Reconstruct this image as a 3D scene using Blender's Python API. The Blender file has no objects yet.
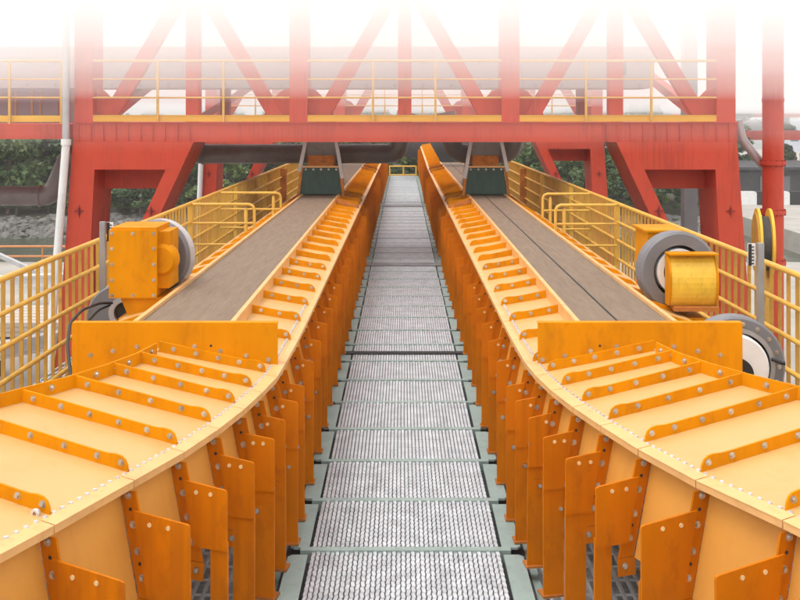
import bpy, math, random
from mathutils import Vector, Matrix
random.seed(7)
R_ = math.radians
S = bpy.context.scene
col = S.collection

# ---------------------------------------------------------------- camera, sky, sun, exposure
cam_d = bpy.data.cameras.new('camera'); cam = bpy.data.objects.new('camera', cam_d); col.objects.link(cam)
cam.location = (-.016, 0, 2.2); cam.rotation_euler = (R_(90), 0, 0)
cam_d.sensor_width = 36; cam_d.lens = 45; cam_d.shift_x = -.0031; cam_d.shift_y = -.2275
cam_d.clip_start = .05; cam_d.clip_end = 2000
S.camera = cam
SUN_EL, SUN_AZ = 68, 240            # azimuth clockwise from +Y (straight ahead): high, a little behind and to the left
W = bpy.data.worlds.new('World'); S.world = W; W.use_nodes = True
nt = W.node_tree; nt.nodes.clear()
sky = nt.nodes.new('ShaderNodeTexSky'); sky.sky_type = 'NISHITA'; sky.sun_disc = False
sky.sun_elevation = R_(SUN_EL); sky.sun_rotation = R_(SUN_AZ); sky.air_density = 1.0; sky.dust_density = 4.0; sky.ozone_density = 1.0
hs = nt.nodes.new('ShaderNodeHueSaturation'); hs.inputs['Saturation'].default_value = .12
bg = nt.nodes.new('ShaderNodeBackground'); bg.inputs[1].default_value = .15
wo = nt.nodes.new('ShaderNodeOutputWorld')
nt.links.new(sky.outputs[0], hs.inputs['Color']); nt.links.new(hs.outputs[0], bg.inputs[0]); nt.links.new(bg.outputs[0], wo.inputs[0])
sd = bpy.data.lights.new('sun', 'SUN'); sd.energy = .55; sd.angle = R_(25); sd.color = (1, .985, .955)
sun = bpy.data.objects.new('sun', sd); col.objects.link(sun)
v = Vector((math.sin(R_(SUN_AZ)) * math.cos(R_(SUN_EL)), math.cos(R_(SUN_AZ)) * math.cos(R_(SUN_EL)), math.sin(R_(SUN_EL))))
sun.rotation_euler = v.to_track_quat('Z', 'Y').to_euler()
S.view_settings.view_transform = 'Standard'; S.view_settings.look = 'None'
S.view_settings.exposure = 1.17; S.view_settings.gamma = 1
S.render.engine = 'CYCLES'
cy = S.cycles
cy.max_bounces = 10; cy.diffuse_bounces = 3; cy.glossy_bounces = 3; cy.volume_bounces = 6; cy.transparent_max_bounces = 16
cy.use_denoising = True
try: cy.denoiser = 'OPENIMAGEDENOISE'
except Exception: pass

# ---------------------------------------------------------------- materials
def lin(c):
    return tuple(((x/255)/12.92 if x/255 <= .04045 else ((x/255+.055)/1.055)**2.4) for x in c)
M = {}
def paint(name, rgb, rough=.5, metal=0., var=.12, scale=3., dirt=None, dirt_amt=.25, stretch=(1, 1, 1), bump=.05, bscale=60., linear=True, spec=.5, chips=None, streak=None, buckle=0.):
    """painted or coated surface: base colour, mottling in world space, patches of dirt, fine relief"""
    m = bpy.data.materials.new(name); m.use_nodes = True; n = m.node_tree; b = n.nodes['Principled BSDF']
    L = n.links.new
    geo = n.nodes.new('ShaderNodeNewGeometry')
    mp = n.nodes.new('ShaderNodeMapping'); mp.inputs['Scale'].default_value = stretch; L(geo.outputs['Position'], mp.inputs[0])
    n1 = n.nodes.new('ShaderNodeTexNoise'); n1.inputs['Scale'].default_value = scale; n1.inputs['Detail'].default_value = 6; L(mp.outputs[0], n1.inputs['Vector'])
    c = rgb if linear else lin(rgb)
    r1 = n.nodes.new('ShaderNodeValToRGB')
    r1.color_ramp.elements[0].position = .3; r1.color_ramp.elements[1].position = .7
    r1.color_ramp.elements[0].color = (*[x*(1-var) for x in c], 1); r1.color_ramp.elements[1].color = (*[min(.95, x*(1+var)) for x in c], 1)
    L(n1.outputs[0], r1.inputs[0])
    out = r1.outputs[0]
    n2 = n.nodes.new('ShaderNodeTexNoise'); n2.inputs['Scale'].default_value = scale*2.3; n2.inputs['Detail'].default_value = 9; n2.inputs['Roughness'].default_value = .7
    L(mp.outputs[0], n2.inputs['Vector'])
    if dirt:
        r2 = n.nodes.new('ShaderNodeValToRGB'); r2.color_ramp.elements[0].position = .52; r2.color_ramp.elements[1].position = .78
        r2.color_ramp.elements[0].color = (0, 0, 0, 1); r2.color_ramp.elements[1].color = (dirt_amt,)*3 + (1,)
        L(n2.outputs[0], r2.inputs[0])
        mx = n.nodes.new('ShaderNodeMix'); mx.data_type = 'RGBA'
        L(r2.outputs[0], mx.inputs[0]); L(out, mx.inputs[6]); mx.inputs[7].default_value = (*dirt, 1)
        out = mx.outputs[2]
    if streak:                       # run marks: noise drawn out along z
        m3 = n.nodes.new('ShaderNodeMapping'); m3.inputs['Scale'].default_value = (26, 26, 1.1); L(geo.outputs['Position'], m3.inputs[0])
        n5 = n.nodes.new('ShaderNodeTexNoise'); n5.inputs['Scale'].default_value = 1.; n5.inputs['Detail'].default_value = 5; L(m3.outputs[0], n5.inputs['Vector'])
        n6 = n.nodes.new('ShaderNodeTexNoise'); n6.inputs['Scale'].default_value = 1.7; L(geo.outputs['Position'], n6.inputs['Vector'])
        ml = n.nodes.new('ShaderNodeMath'); ml.operation = 'MULTIPLY'; L(n5.outputs[0], ml.inputs[0]); L(n6.outputs[0], ml.inputs[1])
        r5 = n.nodes.new('ShaderNodeMapRange'); r5.inputs[1].default_value = .27; r5.inputs[2].default_value = .42; r5.inputs[4].default_value = streak[1]; L(ml.outputs[0], r5.inputs[0])
        mx = n.nodes.new('ShaderNodeMix'); mx.data_type = 'RGBA'; L(r5.outputs[0], mx.inputs[0]); L(out, mx.inputs[6]); mx.inputs[7].default_value = (*streak[0], 1); out = mx.outputs[2]
    if chips:                        # paint chips and specks
        n4 = n.nodes.new('ShaderNodeTexNoise'); n4.inputs['Scale'].default_value = chips[1]; n4.inputs['Detail'].default_value = 8; n4.inputs['Roughness'].default_value = .75
        L(geo.outputs['Position'], n4.inputs['Vector'])
        r4 = n.nodes.new('ShaderNodeMapRange'); r4.inputs[1].default_value = chips[2]; r4.inputs[2].default_value = chips[2]+.03; r4.inputs[4].default_value = chips[3]; L(n4.outputs[0], r4.inputs[0])
        mx = n.nodes.new('ShaderNodeMix'); mx.data_type = 'RGBA'; L(r4.outputs[0], mx.inputs[0]); L(out, mx.inputs[6]); mx.inputs[7].default_value = (*chips[0], 1); out = mx.outputs[2]
    L(out, b.inputs['Base Color'])
    b.inputs['Metallic'].default_value = metal
    b.inputs['Specular IOR Level'].default_value = spec
    mr = n.nodes.new('ShaderNodeMapRange'); mr.inputs[3].default_value = max(.05, rough-.1); mr.inputs[4].default_value = min(1, rough+.14)
    L(n2.outputs[0], mr.inputs[0]); L(mr.outputs[0], b.inputs['Roughness'])
    if bump:
        n3 = n.nodes.new('ShaderNodeTexNoise'); n3.inputs['Scale'].default_value = bscale; n3.inputs['Detail'].default_value = 3
        L(geo.outputs['Position'], n3.inputs['Vector'])
        bp = n.nodes.new('ShaderNodeBump'); bp.inputs['Strength'].default_value = bump; bp.inputs['Distance'].default_value = .01
        L(n3.outputs[0], bp.inputs['Height']); L(bp.outputs[0], b.inputs['Normal'])
        if buckle:
            n7 = n.nodes.new('ShaderNodeTexNoise'); n7.inputs['Scale'].default_value = 5.; n7.inputs['Detail'].default_value = 1; L(geo.outputs['Position'], n7.inputs['Vector'])
            b7 = n.nodes.new('ShaderNodeBump'); b7.inputs['Strength'].default_value = buckle; b7.inputs['Distance'].default_value = .03
            L(n7.outputs[0], b7.inputs['Height']); L(b7.outputs[0], bp.inputs['Normal'])
    M[name] = m
    return m
ORANGE = (.71, .268, .0)
paint('orange', ORANGE, .5, spec=.1, var=.10, scale=2.5, dirt=(.36, .10, .008), dirt_amt=.55, stretch=(1.5, 1.5, .7), bump=.05, buckle=.12, streak=((.36, .11, .01), .2), chips=((.16, .07, .03), 22, .70, .8))
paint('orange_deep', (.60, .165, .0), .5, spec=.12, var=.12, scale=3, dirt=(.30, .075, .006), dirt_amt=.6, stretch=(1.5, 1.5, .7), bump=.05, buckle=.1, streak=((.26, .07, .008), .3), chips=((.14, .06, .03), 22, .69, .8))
paint('orange_rusty', (.45, .15, .02), .7, var=.3, scale=9, dirt=(.12, .05, .02), dirt_amt=.9)
paint('yellow_guard', (.88, .54, .05), .35, var=.06, scale=3, dirt=(.30, .10, .02), dirt_amt=.4, stretch=(6, 6, 3))
paint('cream', (.64, .375, .135), .42, var=.05, scale=1.6, dirt=(.60, .27, .06), dirt_amt=.55, stretch=(1, 1, 1), bump=.05, buckle=.18, chips=((.42, .22, .09), 18, .69, .6))
paint('cream_side', (.74, .335, .06), .45, var=.04, scale=1.6, dirt=(.60, .24, .03), dirt_amt=.35, stretch=(1, 1, .7), bump=.05, buckle=.15, streak=((.55, .21, .02), .18), chips=((.35, .17, .06), 20, .69, .6))
paint('rim', (.78, .44, .17), .4, var=.08, scale=5, dirt=(.50, .24, .08), dirt_amt=.6, chips=((.30, .20, .14), 26, .66, .7))
paint('belt', (.225, .162, .112), .72, var=.12, scale=5, dirt=(.13, .10, .08), dirt_amt=.7, stretch=(4, .5, 1), bump=.15, bscale=160, spec=.3)
paint('galv', (.56, .59, .615), .40, metal=.4, var=.2, scale=9, dirt=(.42, .41, .40), dirt_amt=.5, bump=.1, bscale=120)
paint('under_grate', (.46, .47, .48), .8, var=.3, scale=20, dirt=(.08, .08, .08), dirt_amt=.5)
paint('joint_shade', (.20, .20, .20), .7, var=.2, scale=5)
paint('mint', (.29, .375, .35), .5, var=.10, scale=6, dirt=(.20, .19, .16), dirt_amt=.5, bump=.05)
paint('bolt_steel', (.55, .52, .47), .3, metal=.6, var=.25, scale=6, dirt=(.26, .13, .06), dirt_amt=.9, bump=0)
paint('rivet', (.66, .65, .66), .35, metal=.5, var=.2, scale=30, bump=0)
paint('bolt_cream', (.80, .58, .30), .5, var=.1, scale=30, bump=0)
paint('dark_gap', (.03, .03, .03), .9, var=.2, bump=0)
paint('red', (.57, .066, .032), .5, spec=.3, var=.07, scale=1.2, dirt=(.36, .04, .025), dirt_amt=.6, stretch=(1, 1, .5), bump=.03, streak=((.30, .04, .03), .45), chips=((.16, .06, .04), 7, .70, .6))
paint('red_dark', (.30, .03, .02), .55, var=.15, scale=2, bump=.03)
paint('rail_yellow', (.70, .41, .065), .45, var=.10, scale=4, dirt=(.40, .19, .03), dirt_amt=.6, bump=.03)
paint('picket_yellow', (.54, .295, .042), .5, var=.14, scale=4, dirt=(.28, .13, .02), dirt_amt=.7, bump=.03)
paint('toe_yellow', (.78, .46, .03), .5, var=.06, scale=2)
paint('pipe_grey', (.235, .222, .22), .3, var=.10, scale=3, dirt=(.10, .07, .06), dirt_amt=.5)
paint('grey_paint', (.19, .19, .205), .42, var=.07, scale=4, dirt=(.16, .15, .14), dirt_amt=.4)
paint('grey_light', (.50, .49, .50), .35, metal=.3, var=.10, scale=6)
paint('post_grey', (.36, .36, .37), .4, metal=.4, var=.1, scale=8)
paint('white_paint', (.80, .80, .79), .45, var=.05, scale=3, dirt=(.5, .48, .45), dirt_amt=.35)
paint('black', (.02, .02, .022), .45, var=.2, bump=0)
paint('rubber_green', (.035, .075, .062), .6, var=.18, scale=5, dirt=(.02, .03, .03), dirt_amt=.6, stretch=(4, 4, 1))
paint('duct_grey', (.33, .327, .33), .5, var=.05, scale=1.5, dirt=(.42, .41, .41), dirt_amt=.4, stretch=(1, 1, .4))
paint('cabin_grey', (.33, .28, .32), .6, var=.1, scale=2)
paint('cabin_blue', (.16, .26, .50), .5, var=.08, scale=2)
paint('concrete', (.40, .37, .33), .85, var=.14, scale=.7, dirt=(.30, .27, .24), dirt_amt=.6, bump=.2, bscale=12)
paint('plank', (.55, .49, .42), .8, var=.2, scale=5, dirt=(.3, .25, .2), dirt_amt=.5, stretch=(.5, 5, 5))
paint('dark_wall', (.06, .06, .063), .7, var=.2, scale=.6, dirt=(.22, .21, .2), dirt_amt=.5)
paint('hopper_dark', (.035, .033, .034), .6, var=.2, scale=1)
paint('rock', (.17, .16, .145), .9, var=.4, scale=1.2, dirt=(.08, .08, .07), dirt_amt=.7, bump=.4, bscale=6)
paint('soil', (.09, .085, .055), .95, var=.3, scale=.3, dirt=(.05, .06, .03), dirt_amt=.6, bump=.3, bscale=3)
paint('bark', (.12, .09, .065), .9, var=.3, scale=4)
paint('orange_pipe', (.60, .24, .08), .5, var=.1, scale=3)
paint('tower_wall', (.55, .60, .66), .7, var=.05, scale=.2)
paint('window_dark', (.08, .10, .13), .2, var=.1, scale=.5, bump=0)
def leaf_mat(name, a, b_):
    m = bpy.data.materials.new(name); m.use_nodes = True; n = m.node_tree; b = n.nodes['Principled BSDF']; L = n.links.new
    geo = n.nodes.new('ShaderNodeNewGeometry')
    nz = n.nodes.new('ShaderNodeTexNoise'); nz.inputs['Scale'].default_value = .9; nz.inputs['Detail'].default_value = 5; L(geo.outputs['Position'], nz.inputs['Vector'])
    rp = n.nodes.new('ShaderNodeValToRGB'); rp.color_ramp.elements[0].position = .35; rp.color_ramp.elements[1].position = .68
    rp.color_ramp.elements[0].color = (*a, 1); rp.color_ramp.elements[1].color = (*b_, 1)
    L(nz.outputs[0], rp.inputs[0]); L(rp.outputs[0], b.inputs['Base Color']); b.inputs['Roughness'].default_value = .6
    M[name] = m
leaf_mat('leaf_dark', (.055, .105, .036), (.115, .180, .060))
leaf_mat('leaf_mid', (.085, .145, .042), (.165, .230, .078))
leaf_mat('leaf_light', (.13, .195, .048), (.225, .285, .09))
m = bpy.data.materials.new('water'); m.use_nodes = True; n = m.node_tree; b = n.nodes['Principled BSDF']
b.inputs['Base Color'].default_value = (.075, .085, .055, 1); b.inputs['Roughness'].default_value = .12
geo = n.nodes.new('ShaderNodeNewGeometry'); mp = n.nodes.new('ShaderNodeMapping'); mp.inputs['Scale'].default_value = (.5, 1.6, 1)
nz = n.nodes.new('ShaderNodeTexNoise'); nz.inputs['Scale'].default_value = 1.2; nz.inputs['Detail'].default_value = 5
bp = n.nodes.new('ShaderNodeBump'); bp.inputs['Strength'].default_value = .5; bp.inputs['Distance'].default_value = .25
n.links.new(geo.outputs['Position'], mp.inputs[0]); n.links.new(mp.outputs[0], nz.inputs['Vector']); n.links.new(nz.outputs[0], bp.inputs['Height']); n.links.new(bp.outputs[0], b.inputs['Normal'])
M['water'] = m

# ---------------------------------------------------------------- mesh helpers
class MB:
    def __init__(s): s.v = []; s.f = []; s.sm = []
    def add(s, vs, fs, smooth=False):
        k = len(s.v); s.v += [tuple(p) for p in vs]
        for f in fs: s.f.append(tuple(i+k for i in f)); s.sm.append(smooth)
        return s
    def box(s, x0, x1, y0, y1, z0, z1):
        vs = [(x, y, z) for z in (z0, z1) for y in (y0, y1) for x in (x0, x1)]
        return s.add(vs, [(0, 2, 3, 1), (4, 5, 7, 6), (0, 1, 5, 4), (2, 6, 7, 3), (0, 4, 6, 2), (1, 3, 7, 5)])
    def hexa(s, a, b):            # two quads of four points
        return s.add(list(a)+list(b), [(3, 2, 1, 0), (4, 5, 6, 7), (0, 1, 5, 4), (1, 2, 6, 5), (2, 3, 7, 6), (3, 0, 4, 7)])
    def prism(s, poly, d):        # polygon of 3-D points swept by vector d
        n = len(poly); p = [Vector(q) for q in poly]; d = Vector(d); q = [a+d for a in p]
        return s.add(p+q, [tuple(range(n))[::-1], tuple(range(n, 2*n))] + [(i, (i+1) % n, n+(i+1) % n, n+i) for i in range(n)])
    def ring(s, outer, inner, d): # frame: outer and inner polygons with equal vertex count, swept by d
        n = len(outer); d = Vector(d)
        a = [Vector(p) for p in outer]; b = [Vector(p) for p in inner]
        vs = a+b+[p+d for p in a]+[p+d for p in b]; fs = []
        for i in range(n):
            j = (i+1) % n
            fs += [(i, j, n+j, n+i), (2*n+i, 3*n+i, 3*n+j, 2*n+j), (i, 2*n+i, 2*n+j, j), (n+i, n+j, 3*n+j, 3*n+i)]
        return s.add(vs, fs)
    def tube(s, pts, r, n=8, cap=True):
        P = [Vector(p) for p in pts]; rings = []; k0 = len(s.v); vs = []; fs = []
        up = None
        for i, p in enumerate(P):
            t = ((P[min(i+1, len(P)-1)]-P[i]).normalized() + (P[i]-P[max(i-1, 0)]).normalized())
            t = t.normalized()
            if up is None:
                up = Vector((0, 0, 1)) if abs(t.z) < .9 else Vector((1, 0, 0))
            u = t.cross(up).normalized(); w = u.cross(t).normalized(); up = w
            rr = r[i] if isinstance(r, (list, tuple)) else r
            for a in range(n):
                an = 2*math.pi*a/n; vs.append(p+(u*math.cos(an)+w*math.sin(an))*rr)
        for i in range(len(P)-1):
            for a in range(n):
                b = (a+1) % n; fs.append((i*n+a, i*n+b, (i+1)*n+b, (i+1)*n+a))
        s.add(vs, fs, True)
        if cap:
            s.add(vs[:n], [tuple(range(n))]); s.add(vs[-n:], [tuple(range(n))[::-1]])
        return s
    def cyl(s, a, b, r, n=12, r2=None): return s.tube([a, b], [r, r if r2 is None else r2], n)
    def bar(s, a, b, w, h, up=(0, 0, 1)):   # rectangular bar between points
        a = Vector(a); b = Vector(b); t = (b-a).normalized(); u = t.cross(Vector(up)).normalized(); q = u.cross(t).normalized()
        A = [a+u*w/2*i+q*h/2*j for i, j in ((-1, -1), (1, -1), (1, 1), (-1, 1))]
        return s.hexa(A, [p+(b-a) for p in A])
    def hexbolt(s, p, d, r=.011, h=.010):
        p = Vector(p); d = Vector(d).normalized()
        s.tube([p-d*.003, p+d*.002], r*1.45, 8); return s.tube([p, p+d*h], [r, r*.88], 6)
    def lathe(s, c, axis, prof, n=32):      # profile of (offset along axis, radius), closed
        c = Vector(c); ax = Vector(axis).normalized(); up = Vector((0, 0, 1)) if abs(ax.z) < .9 else Vector((1, 0, 0))
        u = ax.cross(up).normalized(); w = u.cross(ax); vs = []; fs = []; k = len(prof)
        for i in range(n):
            a = 2*math.pi*i/n; e = u*math.cos(a)+w*math.sin(a)
            for (o, r) in prof: vs.append(c+ax*o+e*r)
        for i in range(n):
            j = (i+1) % n
            for q in range(k):
                q2 = (q+1) % k; fs.append((i*k+q, j*k+q, j*k+q2, i*k+q2))
        return s.add(vs, fs)
    def mesh(s, name, mat, off=(0, 0, 0)):
        me = bpy.data.meshes.new(name); o = Vector(off)
        me.from_pydata([tuple(Vector(p)-o) for p in s.v], [], s.f); me.update()
        if any(s.sm): me.polygons.foreach_set('use_smooth', s.sm)
        if mat: me.materials.append(M[mat])
        return me
    def center(s):
        xs, ys, zs = zip(*s.v); return Vector(((min(xs)+max(xs))/2, (min(ys)+max(ys))/2, min(zs)))
WL = {}
def place(name, me, loc, parent=None, kind=None, rot=None, scale=None):
    o = bpy.data.objects.new(name, me); col.objects.link(o); loc = Vector(loc)
    if parent is not None: o.parent = parent; o.location = loc-WL[parent.name]
    else: o.location = loc
    if rot: o.rotation_euler = rot
    if scale: o.scale = scale
    WL[o.name] = loc
    if kind: o['kind'] = kind
    return o
def build(mb, name, mat, parent=None, kind=None):
    c = mb.center(); return place(name, mb.mesh(name, mat, c), c, parent, kind)
def tag(o, label, cat, group=None):
    o['label'] = label; o['category'] = cat
    if group: o['group'] = group
    return o
def thing(name, loc, label, cat, group=None):
    o = bpy.data.objects.new(name, None); col.objects.link(o); o.location = loc; o.empty_display_size = .2
    WL[o.name] = Vector(loc); return tag(o, label, cat, group)
CACHE = {}
def piece(key, name, mat, parent, origin, fn, kind=None):
    """fn() gives an MB in coordinates relative to origin; alike pieces share its mesh"""
    if key is not None and (key, name) in CACHE: me = CACHE[(key, name)]
    else:
        me = fn().mesh(name, mat)
        if key is not None: CACHE[(key, name)] = me
    o = place(name, me, origin, parent, kind)
    if name in ('bracket_plate', 'leg', 'wall_flange') and parent.name.startswith('belt_conveyor'):   # fitted by hand: none sits exactly like the next
        o.rotation_euler = (random.uniform(-.004, .004), random.uniform(-.006, .006), random.uniform(-.012, .012))
    return o

# ---------------------------------------------------------------- setting: ground, water, far shore
GZ = -2.8
build(MB().box(-400, 400, -400, 400, -8.2, -8.0), 'seabed', 'soil', kind='structure')
build(MB().box(-22, 160, -60, 34.7, -7.9, GZ).box(17.2, 160, 34.7, 160, -7.9, GZ), 'quay', 'concrete', kind='structure')
build(MB().add([(-380, -380, -3.7), (380, -380, -3.7), (380, 380, -3.7), (-380, 380, -3.7)], [(0, 1, 2, 3)]), 'water', 'water', kind='structure')
def far_shore():
    mb = MB(); nx, ny = 60, 14; vs = []; fs = []
    for j in range(ny):
        for i in range(nx):
            x = -160+i*176/(nx-1)
            y = 49+(j*2.2 if j < 4 else 6.6+(j-3)*9); h = -4.3+j*.45 if j < 4 else -2.6+(j-3)*.62+math.sin(i*.7+j)*.25
            vs.append((x, y+math.sin(i*.5)*1.2, h))
    for j in range(ny-1):
        for i in range(nx-1): fs.append((j*nx+i, j*nx+i+1, (j+1)*nx+i+1, (j+1)*nx+i))
    return mb.add(vs, fs, True)
build(far_shore(), 'hillside', 'soil', kind='structure')

# ---------------------------------------------------------------- walkway
NEAR, FAR, PL = 2.0, 38.0, .66
walk = place('walkway', None, (0, NEAR, 0), kind='structure')
def panel_mesh():
    mb = MB(); nb = 40; x0 = -.478; w = .956/nb; y0, y1 = .022, PL-.022; ns = 22
    for b in range(nb):
        xa = x0+b*w+.003; xb = xa+w-.0066; rows = []
        for k in range(ns+1):
            y = y0+(y1-y0)*k/ns; sx = .0022*(1 if (k % 2) else -1); z = -.002+(.0025 if (k+b) % 2 else -.0025)
            rows.append([(xa+sx, y, z-.020), (xa+sx, y, z), (xb+sx, y, z+.002), (xb+sx, y, z-.020)])
        vs = [p for r in rows for p in r]; fs = []
        for k in range(ns):
            for q in range(3): fs.append((k*4+q, k*4+q+1, k*4+5+q, k*4+4+q))
        mb.add(vs, fs)
    return mb.mesh('grating_panel', 'galv')
PM = panel_mesh()
npan = int((FAR-NEAR-.46)/PL)+1
for k in range(npan):
    y = NEAR+k*PL+.46
    p = place('grating_panel', PM, (random.uniform(-.004, .004), y, random.uniform(-.003, .003)), walk, rot=(0, 0, random.uniform(-.003, .003)))
    piece('tray', 'panel_tray', 'under_grate', walk, (0, y, 0), lambda: MB().box(-.478, .478, .01, PL-.01, -.045, -.030))
    piece('beam', 'cross_beam', 'mint', walk, (0, y, 0), lambda: MB().box(-.535, .535, -.022, .022, -.06, .004))
    for s in (-1, 1):
        def tab(s=s):
            pl = [(s*.494, .032, -.004), (s*.572, .032, -.004), (s*.592, .055, -.004), (s*.592, PL-.075, -.004), (s*.572, PL-.052, -.004), (s*.494, PL-.052, -.004)]
            return MB().prism(pl, (0, 0, -.012))
        piece('tab%d' % s, 'edge_plate', 'mint', walk, (0, y, 0), tab)
for (ya, yb) in ((9.30, 9.40), (14.85, 15.15), (24.7, 25.2)):
    build(MB().box(-.60, .60, ya, yb, .0045, .0095), 'joint_cover', 'dark_gap' if ya < 10 else 'joint_shade', walk)  # far grey covers also carry the broad shadow bands at those joints, as colour
build(MB().box(-.66, -.46, NEAR, FAR, -.30, -.07).box(.46, .66, NEAR, FAR, -.30, -.07), 'stringer', 'mint', walk)
build(MB().box(-.46, .46, NEAR, FAR, -.13, -.12), 'under_plate', 'under_grate', walk)
build(MB().box(-.62, -.46, NEAR, FAR, -.068, -.062).box(.46, .62, NEAR, FAR, -.068, -.062), 'gutter', 'dark_wall', walk)

# ---------------------------------------------------------------- side platforms under and beside the conveyors
for s in (-1, 1):
    pf = place('side_platform', None, (s*1.6, NEAR, -.05), kind='structure')
    def gm():
        mb = MB()
        for k in range(24): mb.box(-.62+k*.05+.0, -.62+k*.05+.012, 0, 1.96, -.02, 0)
        for k in range(14): mb.box(-.62, .56, k*.15, k*.15+.008, -.012, -.001)
        return mb
    for k in range(18):
        for q in range(2):
            piece('sideg', 'grating_panel', 'galv', pf, (s*(1.30+.62*2*q*.99), NEAR+2*k, -.06), gm)
    build(MB().box(s*.67 if s > 0 else -2.62, 2.62 if s > 0 else -.67, NEAR, FAR, -.30, -.20), 'deck_frame', 'under_grate', pf)
    build(MB().box(s*2.62-.006, s*2.62+.006, NEAR, FAR, -.30, .06), 'toe_plate', 'grey_paint', pf)
    for k in range(5):
        build(MB().box(s*2.3-.12, s*2.3+.12, 4+8*k-.12, 4+8*k+.12, GZ, -.30), 'support_column', 'grey_paint', pf)

# ---------------------------------------------------------------- conveyors
H = 2.2
def dz(D): return H-D
TABL = [((-1.62, 2.25), (-2.62, 2.78), .315), ((-1.37, 2.80), (-2.33, 3.25), .31), ((-1.169, 3.289), (-2.09, 3.69), .305), ((-1.016, 3.696), (-1.88, 4.04), .258),
        ((-.900, 4.009), (-1.70, 4.29), .21), ((-.816, 4.310), (-1.54, 4.52), .18), ((-.754, 4.599), (-1.425, 4.75), .16), ((-.711, 4.876), (-1.345, 4.97), .13), ((-.675, 5.169), (-1.30, 5.20), .12)]
RR = [(1.74, 2.30), (1.48, 2.83), (1.257, 3.329), (1.076, 3.696), (.945, 4.044), (.856, 4.351), (.783, 4.63), (.726, 4.911), (.688, 5.189)]
TABR = [(r, (r[0]-(t[1][0]-t[0][0]), r[1]+(t[1][1]-t[0][1])), t[2]) for r, t in zip(RR, TABL)]
SP = .55
JOINTS = ((15.1, 15.9), (24.6, 25.5))
def stations(side):
    out = []
    for (r, c, ug) in (TABL if side < 0 else TABR): out.append(dict(R=Vector(r), C=Vector(c), ug=ug, curve=True, rise=0.))
    y = 5.47
    while y < 37.6:
        rise = 0.
        if side > 0 and y > 25.5: rise = .024*(y-25.5)*min(1, (y-25.5)/3)
        xr = .666 if y < 5.6 else .657 if y < 6.1 else .655
        out.append(dict(R=Vector((side*xr, y)), C=Vector((side*(xr+.655), y)), ug=.105+xr-.655, curve=False, rise=rise)); y += SP
    for st in out:
        d = st['R']-st['C']; st['L'] = d.length; n = d.normalized(); st['n'] = n
        t = Vector((-n.y, n.x)); st['t'] = t if t.y > 0 else -t
    return out
D_RIM, D_RIDGE, D_BELT = 1.34, 1.228, 1.22
def wallu(D): return -.058+(D-1.36)/.41*.088
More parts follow.
